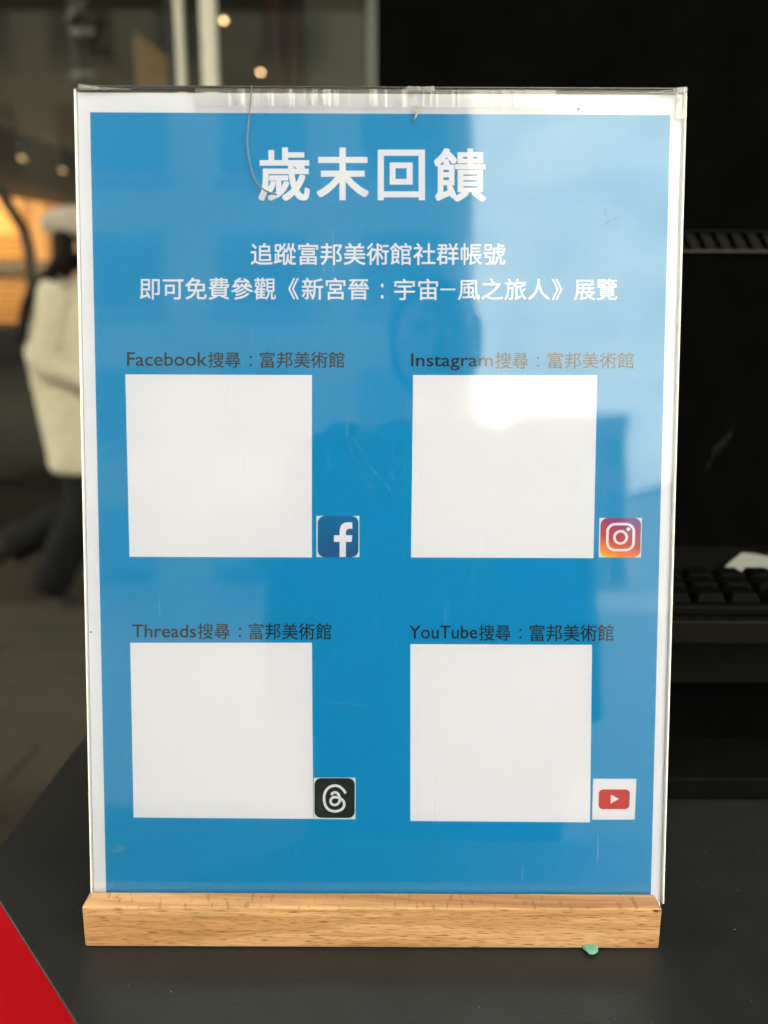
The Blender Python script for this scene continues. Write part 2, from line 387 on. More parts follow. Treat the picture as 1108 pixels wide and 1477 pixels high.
def disc(c, r, nrm, mt, name, parent, th=.004, nseg=20):
    nrm = Vector(nrm).normalized(); ref = Vector((0, 0, 1)) if abs(nrm.z) < .9 else Vector((1, 0, 0))
    u = nrm.cross(ref).normalized(); v = nrm.cross(u)
    return link(name, loft([(Vector(c), r, r, u, v), (Vector(c)+nrm*th, r, r, u, v)], n=nseg), mt, parent)
def lamp(px, py, Y, rr, mt, label, e, group):
    c = at_y(px, py, Y); T = thing('downlight', label, 'ceiling light', c, group=group)
    ring(c+Vector((0, 0, 0)), rr, rr*1.35, .02, (0, -.55, -.84), DARKM, 'trim', T)
    disc(c, rr, (0, -.55, -.84), mt, 'lens', T)
    link('can', loft([(c+Vector((0, .012, .018)), rr*1.3, rr*1.3), (c+Vector((0, .012, .14)), rr*1.2, rr*1.2)], n=16), DARKM, T)
    return T
G = 'small warm downlights inside the lobby'
lamp(32, 226, 5.3, .026, DL, 'dim warm downlight in the brown bulkhead nearer the left picture edge', 1, G)
lamp(91, 244, 5.6, .024, DL, 'dim warm downlight in the brown bulkhead just left of the sign corner', 1, G)
lamp(323, 28, 6.8, .022, DLB, 'bright warm downlight near the top edge, right of the wide pale mullion', 1, G)
lamp(376, 103, 7.6, .022, DLB, 'bright warm downlight just above the sign\'s top edge', 1, G)
lamp(395, 127, 8.0, .018, DLB, 'warm downlight half hidden by the sign\'s top edge', 1, G)

# warm lit timber wall with horizontal slats, seen under the bulkhead
TW = thing('timber_wall', 'warm lit timber slat wall glowing behind the walking person', 'wall panel', at_y(50, 500, 7.6))
x0, x1 = at_y(-200, 300, 7.6).x, at_y(108, 300, 7.6).x
zt0, zb0 = at_y(50, 250, 7.6).z, at_y(50, 468, 7.6).z
link('backing', box((x0, 7.62, .004), (x1, 7.7, zt0)), PANEL, TW)
nsl = 14
for i in range(nsl):
    z = zb0 + (at_y(50, 335, 7.6).z-zb0)*i/nsl
    xr = at_y(38, 335, 7.6).x
    o = link('slat', box((x0, 7.57, z+.01), (xr, 7.615, z+.055), .004, 1), OAK, TW)
link('slat', box((x0, 7.5, at_y(50, 386, 7.5).z-.06), (x1, 7.56, at_y(50, 380, 7.5).z+.03), .005, 1), DARKM, TW)
for xx in (31, 62): 
    a = at_y(xx, 300, 7.55); link('post', box((a.x-.012, 7.54, .004), (a.x+.012, 7.565, zt0)), OAK, TW)
tl = bpy.data.lights.new('lobby_lamp', 'AREA'); tl.energy = 9; tl.size = 1.2; tl.color = (1, .66, .34)
to = bpy.data.objects.new('lobby_lamp', tl); COL.objects.link(to); to.location = ((x0+x1)/2, 6.7, 2.45)
to.rotation_euler = (Vector(((x0+x1)/2, 7.6, 1.7))-to.location).to_track_quat('-Z', 'Y').to_euler()
# dark steel brace that runs down across it
BR = thing('steel_brace', 'dark slanted steel brace in front of the warm timber wall', 'beam', at_y(46, 480, 6.6))
pth = [at_y(-60, 190, 6.6), at_y(4, 282, 6.6), at_y(34, 330, 6.6), at_y(43, 365, 6.6), at_y(46, 420, 6.6)]
me = tube(pth+[Vector((pth[-1].x, 6.6, .004))], [.05, .05, .05, .048, .045, .045], 10); link('brace', me, DARKM, BR)
link('foot_plate', box((pth[-1].x-.1, 6.5, .004), (pth[-1].x+.1, 6.7, .02)), DARKM, BR)
# low dark desk behind the person
DK = thing('reception_desk', 'low dark brown desk at the left edge behind the walking person', 'desk', at_y(0, 560, 6.2))
dz = at_y(0, 470, 6.2).z; dx0, dx1 = at_y(-220, 500, 6.2).x, at_y(112, 500, 6.2).x
link('front_panel', box((dx0, 6.2, .004), (dx1, 6.9, dz-.04)), mat('dark_walnut', (.022, .015, .009, 1), .6, .1, nscale=6, namt=.2), DK)
link('desk_top', box((dx0-.02, 6.17, dz-.037), (dx1+.02, 6.93, dz), .004, 1), DARKM, DK)

# things in the dim interior above the sign
CB = mat('dark_red_brown', (.06, .022, .014, 1), .6, nscale=5, namt=.2)
o = thing('timber_column', 'dark red brown column inside the lobby above the middle of the sign', 'column', at_y(398, 60, 7.2))
a0, a1 = at_y(384, 60, 7.2), at_y(407, 60, 7.2); link('shaft', box((a0.x, 7.2, .02), (a1.x, 7.5, 5.19), .01), CB, o)
link('base_plate', box((a0.x-.04, 7.16, .004), (a1.x+.04, 7.54, .02)), DARKM, o)
o = thing('timber_column', 'dark brown column next to the grey partition inside the lobby', 'column', at_y(427, 60, 7.2))
a0, a1 = at_y(418, 60, 7.2), at_y(434, 60, 7.2); link('shaft', box((a0.x, 7.2, .02), (a1.x, 7.4, at_y(427, 22, 7.2).z), .01), CB, o)
link('base_plate', box((a0.x-.04, 7.16, .004), (a1.x+.04, 7.44, .02)), DARKM, o)
o = thing('partition_screen', 'plain grey partition inside the lobby beside the black cabinet', 'partition', at_y(490, 60, 7.3))
a0, a1 = at_y(440, 60, 7.3), at_y(528, 60, 7.3)
link('panel', box((a0.x, 7.3, .03), (a1.x, 7.36, 4.9)), mat('grey_partition', (.12, .12, .11, 1), .5, nscale=2, namt=.15), o)
link('rail', box((a0.x-.02, 7.28, .004), (a1.x+.02, 7.38, .03)), METAL, o)
o = thing('orange_poster_board', 'warm orange brown board standing behind the dark mullion at upper left', 'poster board', at_y(215, 90, 5.0))
p = [at_y(192, 48, 5.0), at_y(222, 60, 5.0), at_y(246, 130, 5.0), at_y(192, 170, 5.0)]
a0, a1 = at_y(193, 60, 5.0).x, at_y(246, 60, 5.0).x; zh = at_y(200, 45, 5.0).z
link('board', prism([(a0, 1.3), (a1, 1.3), (a1, zh-.16), (a0, zh)], 5.0, 5.05, axis='y'), mat('orange_print', (.34, .19, .085, 1), .6, nscale=1.5, namt=.3), o)
link('stand', box(((a0+a1)/2-.02, 5.05, .004), ((a0+a1)/2+.02, 5.09, zh-.2)), DARKM, o)
# pale reflectors / brackets on the glass post
for k, (px, py) in enumerate(((116, 46), (118, 108))):
    c = at_y(px, py, 4.1)
    tag(link('glass_bracket', tube([c-Vector((.05, 0, 0)), c+Vector((.07, 0, 0))], [.018, .018], 12), mat('dull_bracket_metal', (.10, .10, .095, 1), .5, .3)),
        ['upper pale metal bracket beside the dark post at the top left', 'lower pale metal bracket beside the dark post at the top left'][k], 'bracket', 'pale brackets holding the glass')

# ------------------------------------------------------------------ shading canopy added over us, and the street behind the camera
tag(link('shade_canopy', box((-6.2, -2.2, 5.42), (6.2, 8.8, 5.7)), PLASTER), 'unseen grey plaster canopy slab added to shade the entrance', 'canopy')  # out of view, added to block sun and sky from above
CONC = mat('grey_concrete', (.23, .225, .20, 1), .75, .3, nscale=.5, namt=.15, bump=.004, bscale=4)
WIN = mat('window_glass_dark', (.03, .04, .05, 1), .06, .6)
def block(x0, x1, yf, dep, h, cols, rows, label, mt):
    T = thing('office_building', label, 'building', ((x0+x1)/2, yf-dep/2, 0), group='buildings across the street')
    link('wall', box((x0, yf-dep, -.02), (x1, yf, h)), mt, T)
    link('parapet', box((x0-.2, yf-dep-.2, h), (x1+.2, yf+.2, h+.5)), mt, T)
    dx = (x1-x0)/cols; dz_ = h/rows; wm = None
    for i in range(cols):
        for j in range(rows):
            cx = x0+dx*(i+.5); cz = dz_*(j+.5)
            if wm is None:
                wm = box((-dx*.3, 0, -dz_*.28), (dx*.3, .05, dz_*.28)); wm.materials.append(WIN)
                sm = box((-dx*.34, 0, -dz_*.32), (dx*.34, .14, -dz_*.285)); sm.materials.append(CONC)
            o = bpy.data.objects.new('window', wm); COL.objects.link(o); o.parent = T; o.location = Vector((cx, yf, cz))-T.location
            s = bpy.data.objects.new('sill', sm); COL.objects.link(s); s.parent = o
    return T
block(-26, 1.95, -16, 12, 21, 9, 7, 'wide tall concrete office block across the street, reflected in the left of the sheet', CONC)
block(8.0, 13.6, -42, 14, 9.2, 4, 3, 'low concrete block further off, reflected as a dark notch in the right of the sheet', CONC)
block(24, 44, -60, 14, 8, 6, 3, 'low far block to the right of the open sky', CONC)

# ================================================================== counter
CO = thing('kiosk_counter', 'dark grey laminate counter with a chamfered corner and red fascia', 'counter', (.3, .3, 0))
e1 = at_z(134, 1040, .85); cor = Vector((-.1680, .0325, .85)); dch = Vector((.0541, -.0576, 0)).normalized()
outline = [(-.1745, .95), (cor.x, cor.y), (cor.x+dch.x*.19, cor.y+dch.y*.19), (1.1, cor.y+dch.y*.19), (1.1, .95)]
link('counter_top', prism(outline, .8488, .85, bevel=.0003), TABLE, CO)
def inset(pts, d):
    cx = sum(p[0] for p in pts)/len(pts); cy = sum(p[1] for p in pts)/len(pts); out = []
    n_ = len(pts)
    for i in range(n_):
        p0, p1, p2 = Vector(pts[i-1]), Vector(pts[i]), Vector(pts[(i+1) % n_])
        a_ = (p1-p0).normalized(); b_ = (p2-p1).normalized()
        na = Vector((-a_.y, a_.x)); nb = Vector((-b_.y, b_.x)); k = (na+nb); k = k/(1+na.dot(nb)); out.append(tuple(p1+k*d))
    return out
link('red_fascia', prism(inset(outline, .0004), .04, .8487), RED, CO)
link('plinth', prism(inset(outline, .04), -.0, .0395), DARKM, CO)
tn = TABLE.node_tree; zz = tn.nodes.new('ShaderNodeTexNoise'); zz.inputs['Scale'].default_value = 14; zz.inputs['Detail'].default_value = 5; zz.inputs['Distortion'].default_value = 1.2
zr = tn.nodes.new('ShaderNodeMapRange'); zr.inputs['From Min'].default_value = .38; zr.inputs['From Max'].default_value = .64; zr.inputs['To Min'].default_value = .30; zr.inputs['To Max'].default_value = .40
tn.links.new(zz.outputs['Fac'], zr.inputs['Value']); tn.links.new(zr.outputs[0], tn.nodes['Principled BSDF'].inputs['Roughness'])
tx = [q for q in tn.nodes if q.type == 'TEX_COORD'][0]; tn.links.new(tx.outputs['Object'], zz.inputs['Vector'])
# specks of dust and lint on the dark top
DUST = mat('pale_lint', (.28, .27, .25, 1), .9)
bm = bmesh.new()
for k in range(34):
    p = at_z(random.uniform(0, 1108), random.uniform(1230, 1477), .85) if k < 22 else at_z(random.uniform(965, 1108), random.uniform(1170, 1300), .85)
    if (p.x-cor.x)*-.729+(p.y-cor.y)*-.685 > -.003: continue
    s = random.uniform(.00005, .00014); g = bmesh.ops.create_icosphere(bm, subdivisions=1, radius=s)
    st = random.uniform(1, 3.5); an = random.uniform(0, 3.1)
    for v in g['verts']:
        x, y = v.co.x*st, v.co.y; v.co = Vector((x*math.cos(an)-y*math.sin(an), x*math.sin(an)+y*math.cos(an), v.co.z*.5))+Vector((p.x, p.y, .85+s*.4))
tag(link('lint', bm_mesh(bm), DUST), 'tiny pale specks of lint scattered on the dark counter', 'lint', kind='stuff')

# ================================================================== black cabinet with vent
KC = thing('kiosk_cabinet', 'tall black kiosk cabinet with a slanted vent strip behind the sign', 'cabinet', (.3, .3, .85))
PX0 = -.0022; PX1 = .62; PY = .25
zv0, zv1 = at_y(1050, 362, PY).z, at_y(1050, 333, PY).z
link('back_panel', box((PX0, PY, .851), (PX1, PY+.05, zv0-.001), .0012), BLACK, KC)
link('back_panel', box((PX0, PY, zv1+.001), (PX1, PY+.05, 1.9), .0012), BLACK, KC)
link('vent_cavity', box((PX0+.002, PY+.02, zv0-.001), (PX1-.002, PY+.045, zv1+.001)), mat('vent_dark', (.002, .002, .002, 1), .9), KC)
VM = mat('vent_bar', (.0055, .0052, .0048, 1), .4, .03, nscale=90, namt=.2)
VL = mat('vent_lip', (.026, .024, .022, 1), .4, .1)
link('vent_lip', box((PX0, PY-.0022, zv0-.0012), (PX1, PY+.001, zv0+.0004), .0003, 1), VL, KC)
link('vent_lip', box((PX0, PY-.0016, zv1-.0008), (PX1, PY+.001, zv1+.0003), .0002, 1), VM, KC)
hh = zv1-zv0; pit = .0098; wd = .0058; sh = .0075
sm = None; x = .02
smesh = prism([(0, 0), (wd, 0), (wd-sh, hh), (-sh, hh)], 0, .003, axis='y'); smesh.materials.append(VM)
while x < PX1-.02:
    o = bpy.data.objects.new('vent_bar', smesh); COL.objects.link(o); o.parent = KC
    o.location = Vector((x, PY+.001, zv0))-KC.location; x += pit
# lower housing: plinth ledge, drawer front and tray
link('ledge', box((.02, .087, .8504), (PX1, .25, .8622), .0014), BLACK2, KC)
link('recess_panel', box((.022, .128, .8622), (PX1-.002, .25, .9)), BLACK, KC)
link('drawer_front', box((.02, .113, .9), (PX1, .25, .9255), .001), BLACK2, KC)
TR = mat('tray_lip', (.005, .0046, .004, 1), .4, .03, nscale=50, namt=.15)
link('tray', box((.018, .1, .9262), (PX1, .25, .9385), .0012), TR, KC)
# faint slanted reflection on the black panel, painted as pale discs
bm = bmesh.new()
a, b = at_y(1016, 678, PY-.0003), at_y(1064, 606, PY-.0003)
for k in range(26):
    t = k/25; c = a.lerp(b, t)+Vector((random.uniform(-.0015, .0015), 0, random.uniform(-.0015, .0015))); s = (.0004+.0013*math.sin(math.pi*min(1, t*1.05)))*random.uniform(.4, 1.2)
    g = bmesh.ops.create_circle(bm, cap_ends=True, radius=s, segments=8)
    for v in g['verts']: v.co = Vector((v.co.x*.8, 0, v.co.y*1.6))+c+Vector((0, -k*.000004, 0))
tag(link('reflection_streak', bm_mesh(bm), mat('painted_reflection', (.008, .008, .008, 1), .9, .0), KC), 'faint pale slanted reflection painted on the black panel')

# keyboard on the tray
KB = thing('keyboard', 'black computer keyboard on the black tray right of the sign', 'keyboard', (.25, .15, .9385))
TZ = .9387
link('keyboard_case', box((.085, .106, TZ), (.43, .163, TZ+.0055), .0015), BLACK2, KB)
KM = mat('black_keycap', (.002, .002, .0022, 1), .5, .02)
def keycap(wx, wy):
    bm = bmesh.new(); add_box(bm, (-wx/2, -wy/2, 0), (wx/2, wy/2, .005))
    for v in bm.verts:
        if v.co.z > .004: v.co.x *= .78; v.co.y *= .78
    bmesh.ops.bevel(bm, geom=list(bm.edges), offset=.0006, segments=1, affect='EDGES')
    me = bm_mesh(bm); me.materials.append(KM); return me
km = keycap(.0148, .0152); sp = keycap(.095, .0152)
for rw in range(3):
    yy = .1165+rw*.0178; x = .096+rw*.005; k = 0
    while x < .42:
        if rw == 0 and .19 < x < .28:
            o = bpy.data.objects.new('space_bar', sp); o.location = Vector((.24, yy, TZ+.0058))-KB.location; x = .2982
        else:
            o = bpy.data.objects.new('key', km); o.location = Vector((x, yy, TZ+.0058))-KB.location
        COL.objects.link(o); o.parent = KB; x += .0172
# white paper lying behind the keyboard
pts = [(1046, 817), (1060, 805), (1071, 797), (1090, 799), (1112, 803), (1150, 811), (1150, 818), (1100, 817.5)]
bm = bmesh.new(); lo = []
for x, y in pts:
    p = at_z(x, y, .9425); lo.append(bm.verts.new(p))
f = bm.faces.new(lo); r = bmesh.ops.extrude_face_region(bm, geom=[f])
for v in [g for g in r['geom'] if isinstance(g, bmesh.types.BMVert)]: v.co.z -= .0038
tag(link('paper_pad', bm_mesh(bm), mat('pale_grey_paper', (.23, .24, .235, 1), .7)), 'small pale grey pad of paper lying behind the black keyboard', 'paper')

# ================================================================== the wooden base with its clear pocket
ST = thing('sign_stand', 'beech wood bar holding an upright clear acrylic menu pocket', 'sign stand', (0, 0, .85))
WL, WR = -.10765, .10394
yF, yB = -.0096, .0125
sl0 = -.0013; sl1 = .0013; zb = .8575; tt = math.tan(TILT)
sec = [(yF, .8502), (yB, .8502), (yB, TOP), (sl1+.0005, TOP), (sl1-(TOP-zb)*tt, zb), (sl0-(TOP-zb)*tt, zb), (sl0, TOP), (yF, TOP)]
bm = bmesh.new(); ring_prev = None; rings_ = []
nx = 40
wme = prism(sec, WL, WR, axis='x')
wb = link('wooden_bar', wme, WOOD, ST)
md = wb.modifiers.new('bevel', 'BEVEL'); md.width = .0008; md.segments = 3; md.limit_method = 'ANGLE'; md.angle_limit = R(40)
for p in wme.polygons: p.use_smooth = False
# knot / dent marks near the right end
bm = bmesh.new()
for (px, py, s1) in ((948, 1313.5, .0016), (946, 1315, .0008)):
    c = at_y(px, py, yF-.00006); g = bmesh.ops.create_circle(bm, cap_ends=True, radius=1, segments=12)
    for v in g['verts']: v.co = Vector((v.co.x*s1*1.2, 0, v.co.y*.00028-v.co.x*.00015))+c
link('knot', bm_mesh(bm), mat('burnt_knot', (.05, .025, .012, 1), .7), ST)

SR = (-TILT, 0, 0)
HS = .2914; HW = .10675
def sheet_part(name, me, mtl, parent):   # meshes in sheet coordinates (u, -w, v); the parent is the un-rotated thing
    if mtl is not None and not me.materials: me.materials.append(mtl)
    o = bpy.data.objects.new(name, me); COL.objects.link(o); o.parent = parent
    o.rotation_euler = SR; o.location = Vector((0, 0, TOP))-root_loc(parent)
    return o
def tilt_part(name, me, mtl, parent):    # child of a poster empty that already carries the tilt
    if mtl is not None and not me.materials: me.materials.append(mtl)
    o = bpy.data.objects.new(name, me); COL.objects.link(o); o.parent = parent; return o
PANE = clear('clear_acrylic', (.985, .992, .99, 1), k=.66, rough=.018, haze=.0015, scratches=True)
FILM = clear('clear_sleeve_film', (.99, .99, .99, 1), k=.45, rough=.06, bump=.00012, bscale=55)
EDGE = clear('acrylic_edge', (.9, .92, .92, 1), k=2.5, rough=.12, haze=.75, hcol=(.82, .82, .84, 1))
# front pane, slightly rounded at the edges, and a thin inner film
bm = bmesh.new(); add_box(bm, (-HW, -.0019, -.008), (HW, -.0009, HS), .0003, 1); sheet_part('front_pane', bm_mesh(bm), PANE, ST)
bm = bmesh.new(); add_box(bm, (-HW, .0006, -.008), (HW, .0016, HS), .0003, 1); sheet_part('rear_pane', bm_mesh(bm), PANE, ST)
bm = bmesh.new(); g = bmesh.ops.create_grid(bm, x_segments=60, y_segments=80, size=1)
for v in bm.verts:
    u, vv = v.co.x*(HW-.0006), (v.co.y*.5+.5)*(HS-.001)
    v.co = Vector((u, -.00055-.00012*noise.noise(Vector((u*30, vv*22, 0))), vv))
sheet_part('sleeve_film', bm_mesh(bm, True), FILM, ST)
# side walls of the pocket, standing a little proud: glassy strips with a bright edge
for sx in (-1, 1):
    bm = bmesh.new()
    if sx < 0: add_box(bm, (-HW-.0007, -.0016, -.004), (-HW-.0001, .0013, HS-.0004), .00025, 2)
    else: add_box(bm, (HW+.0001, -.0019, -.004), (HW+.0008, .0016, HS-.0010), .0003, 2)
    sheet_part('pocket_side', bm_mesh(bm, True), EDGE, ST)
bm = bmesh.new(); add_box(bm, (-HW+.001, -.0019, HS+.0001), (HW-.003, .0016, HS+.0007), .0002, 1)
sheet_part('pocket_top', bm_mesh(bm), clear('acrylic_top_edge', (.25, .26, .26, 1), k=1.5, rough=.2, haze=.06), ST)
# crumpled ends of the film at the two top corners and the middle
CRUMP = clear('crumpled_film', (.9, .9, .9, 1), k=2.5, rough=.22, haze=.13, hcol=(.8, .81, .82, 1))
def crumple(px0, py0, px1, py1, amp, seed, label=None, taper=0):
    u0, v0 = on_sheet(px0, py1); u1, v1 = on_sheet(px1, py0)
    bm = bmesh.new(); bmesh.ops.create_grid(bm, x_segments=46, y_segments=16, size=1)
    for v in bm.verts:
        a_, b_ = v.co.x*.5+.5, v.co.y*.5+.5; u = u0+(u1-u0)*a_; vv = v0+(v1-v0)*b_
        n1 = noise.noise(Vector((u*900+seed, vv*900, 0))); n2 = noise.noise(Vector((u*350, vv*2200+seed, 3)))
        edge = math.sin(math.pi*min(1, max(0, a_)))**.5*math.sin(math.pi*min(1, max(0, b_)))**.5
        tp = (1-a_)**2.2 if taper > 0 else (a_**1.6 if taper < 0 else 1); vv = v1+(v0-v1)*(1-b_)*(.35+.65*tp) if False else v0+(v1-v0)*b_*(.22+.78*tp)
        v.co = Vector((u+n2*.0004, -.0021-amp*(abs(n1)+.3*n2)*edge, vv+n1*.0005*(1 if b_ > .8 else .3)))
    o = sheet_part('crumpled_film', bm_mesh(bm, True), CRUMP, ST)
    if label: o['label'] = label
crumple(117, 125, 190, 134, .0009, 3, 'crumpled clear film at the top left corner', 1)
crumple(932, 129, 986, 140, .0013, 11, 'crumpled clear film at the top right corner', -1)
crumple(972, 130, 988, 175, .0010, 17, 'creased film running down the right edge')
crumple(586, 129, 626, 136, .0012, 23, 'torn bit of film in the middle of the top edge')
# ridged hem of the sleeve, just below the top edge
bm = bmesh.new(); u0, v0 = on_sheet(284, 157); u1, v1 = on_sheet(800, 134)
NXH = 900; rowsh = 7; grid = []
for j in range(rowsh):
    rr = []
    b_ = j/(rowsh-1)
    for i in range(NXH):
        a_ = i/(NXH-1); u = u0+(u1-u0)*a_; vv = v0+(v1-v0)*b_
        n1 = noise.noise(Vector((u*520, 7.3, vv*40))); n2 = noise.noise(Vector((u*1500, 2.1, vv*70)))
        env = math.sin(math.pi*min(1, b_*.9+.05))*min(1, a_*12)*min(1, (1-a_)*5)*(.4+.9*max(0, noise.noise(Vector((u*70, 0, 1)))+.35))
        rr.append(bm.verts.new((u, -.00205-.0009*env*max(0, n1*1.3+n2*.45), vv)))
    grid.append(rr)
for j in range(rowsh-1):
    for i in range(NXH-1): bm.faces.new((grid[j][i], grid[j][i+1], grid[j+1][i+1], grid[j+1][i]))
sheet_part('ridged_hem', bm_mesh(bm, True), clear('hem_film', (.97, .97, .97, 1), k=1.8, rough=.2, haze=.04, hcol=(.9, .9, .91, 1)), ST)

# ================================================================== the printed poster
PO = thing('poster', 'blue A4 paper notice with white Chinese lettering and four white squares', 'poster', (0, 0, TOP), SR)
PL = -HW+.0001; PR = HW-.0001; PT = HS-.0010
bm = bmesh.new(); bmesh.ops.create_grid(bm, x_segments=24, y_segments=30, size=1)
for v in bm.verts: v.co = Vector((PL+(PR-PL)*(v.co.x*.5+.5), 0, -.006+(PT+.006)*(v.co.y*.5+.5)))
r = bmesh.ops.extrude_face_region(bm, geom=list(bm.faces))
for v in [g for g in r['geom'] if isinstance(g, bmesh.types.BMVert)]: v.co.y += .0003
tilt_part('paper', bm_mesh(bm), PAPER, PO)
LAY = .00004
def quad_px(pts, w, mtl, name, parent, label=None):
    bm = bmesh.new(); vs_ = []
    for x, y in pts: u, v = on_sheet(x, y); vs_.append(bm.verts.new((u, -w, v)))
    bm.faces.new(vs_); me = bm_mesh(bm)
    if me.polygons[0].normal.y > 0: me.flip_normals()
    o = tilt_part(name, me, mtl, parent)
    if label: o['label'] = label
    return o
quad_px([(130, 162), (967, 166), (938.5, 1306), (153.5, 1303)], LAY, BLUE, 'blue_print', PO)
SQ = [((181, 540), (450, 541), (450, 804), (187, 803)), ((596, 541), (861.5, 541), (856, 805), (593, 804)),
      ((188, 927), (450, 927), (452, 1181), (193, 1179)), ((592, 929), (854, 930), (851, 1186), (592, 1184))]
SQL = ['empty white square under the first heading', 'empty white square under the second heading', 'empty white square under the third heading', 'empty white square under the fourth heading']
for s, lb in zip(SQ, SQL): quad_px(s, 2*LAY, WPRINT, 'white_square', PO, lb)

# ---- lettering
def text_mesh(s, bold=0, res=3):
    c = bpy.data.curves.new('t', 'FONT'); c.body = s; c.resolution_u = res
    o = bpy.data.objects.new('t', c); COL.objects.link(o); bpy.context.view_layer.update()
    me = bpy.data.meshes.new_from_object(o.evaluated_get(bpy.context.evaluated_depsgraph_get()))
    bpy.data.objects.remove(o)
    if not bold: return me
    # a heavier weight: the outline repeated round a small circle, each copy a hair above the last
    V, F = [], []; n0 = len(me.vertices); K = 8
    for k in range(K+1):
        dx, dy = ((1, 1), (1, 0), (1, -1), (0, -1), (-1, -1), (-1, 0), (-1, 1), (0, 1), (0, 0))[k]; dx *= bold*.85; dy *= bold*.85
        V += [(v.co.x+dx, v.co.y+dy, k*1e-6) for v in me.vertices]; F += [[i+n0*k for i in p.vertices] for p in me.polygons]
    out = bpy.data.meshes.new('t'); out.from_pydata(V, [], F); out.update(); return out
def lettering(segs, w, mtl, name, label, bold, tracking=None):
    """segs: (text, x0, y_top, x1, y_bottom) in photograph measurements, each fitted to its place on the sheet"""
    V, F = [], []
    for (s, x0, y0, x1, y1) in segs:
        me = text_mesh(s, bold)
        xs = [v.co.x for v in me.vertices]; yz = [v.co.y for v in me.vertices]
        ax, bx, ay, by = min(xs), max(xs), min(yz), max(yz)
        A_ = on_sheet(x0, y1); B_ = on_sheet(x1, y1); C_ = on_sheet(x1, y0); D_ = on_sheet(x0, y0); k = len(V)
        for v in me.vertices:
            p = (v.co.x-ax)/(bx-ax); q_ = (v.co.y-ay)/(by-ay)
            u = (A_[0]*(1-p)+B_[0]*p)*(1-q_)+(D_[0]*(1-p)+C_[0]*p)*q_
            vv = (A_[1]*(1-p)+B_[1]*p)*(1-q_)+(D_[1]*(1-p)+C_[1]*p)*q_
            V.append((u, -w-v.co.z, vv))
        for p in me.polygons: F.append([i+k for i in p.vertices])
    me = bpy.data.meshes.new(name); me.from_pydata(V, [], F); me.update()
    if sum(p.normal.y*p.area for p in me.polygons) > 0: me.flip_normals()
    o = tilt_part(name, me, mtl, PO); o['label'] = label; return o
lettering([('歲', 373, 213, 447, 290), ('末', 457, 213, 532, 289), ('回', 545, 216, 613, 289), ('饋', 626, 214, 701, 291)], 3*LAY, WPRINT, 'title_lettering', 'large bold white title of four Chinese characters', .021)
lettering([('追蹤富邦美術館社群帳號', 362, 350.5, 729, 382.5)], 3*LAY, WPRINT, 'white_lettering', 'first line of small white lettering', .010)
lettering([('即可免費參觀', 202, 400.5, 398, 432.5), ('《', 416, 401, 431, 432), ('新宮晉', 435.5, 401, 532.5, 432.5), ('：', 549.5, 409, 553.5, 431),
           ('宇宙', 569, 402, 632, 433), ('─', 635, 416.3, 657, 418.8), ('風之旅人', 660.5, 402, 793, 433), ('》', 796, 402, 811, 433), ('展覽', 828, 402, 890.5, 433)],
          3*LAY, WPRINT, 'white_lettering', 'second line of small white lettering', .010)
lettering([('Facebook', 183.5, 508, 299, 528), ('搜尋', 300.5, 507.5, 347, 530.5), ('：', 360, 513, 363.5, 528), ('富邦美術館', 375, 507, 497, 531)], 3*LAY, INK, 'dark_lettering', 'dark heading over the top left square', .008)
lettering([('Instagram', 593, 510, 711, 534.5), ('搜尋', 714.5, 508.5, 762, 532), ('：', 774, 515, 777.5, 529), ('富邦美術館', 790, 508, 914, 532)], 3*LAY, INK, 'dark_lettering', 'dark heading over the top right square', .008)
lettering([('Threads', 190.5, 900.5, 283, 919.5), ('搜尋', 285.5, 899, 331.5, 922), ('：', 344.5, 905, 348, 919), ('富邦美術館', 359, 898.5, 478, 922.5)], 3*LAY, INK, 'dark_lettering', 'dark heading over the bottom left square', .008)
lettering([('YouTube', 590.5, 902, 688.5, 921), ('搜尋', 691, 901, 736.5, 924), ('：', 749, 907, 752.5, 921), ('富邦美術館', 764, 900.5, 885, 925)], 3*LAY, INK, 'dark_lettering', 'dark heading over the bottom right square', .008)

# ---- app icons
def frame_of(p):   # icon frame: maps 0..1 (x right, y up) onto the sheet
    tl_, tr_, br_, bl_ = [Vector(on_sheet(*q_)) for q_ in p]
    return lambda x, y: (bl_*(1-x)+br_*x)*(1-y)+(tl_*(1-x)+tr_*x)*y
def poly(fr_, pts, w, mtl, name, parent):
    bm = bmesh.new(); vs_ = []
    for x, y in pts: p = fr_(x, y); vs_.append(bm.verts.new((p.x, -w, p.y)))
    for t_ in tessellate_polygon([[Vector((x, y, 0)) for x, y in pts]]): bm.faces.new([vs_[i] for i in t_])
    me = bpy.data.meshes.new('mesh'); bm.normal_update(); bm.to_mesh(me); bm.free()
    if sum(p.normal.y*p.area for p in me.polygons) > 0: me.flip_normals()
    return tilt_part(name, me, mtl, parent)
def rrect(x0, y0, x1, y1, r, n_=7):
    out = []
    for cx, cy, a0 in ((x1-r, y1-r, 0), (x0+r, y1-r, 90), (x0+r, y0+r, 180), (x1-r, y0+r, 270)):
        for i in range(n_+1): a = R(a0+90*i/n_); out.append((cx+r*math.cos(a), cy+r*math.sin(a)))
    return out
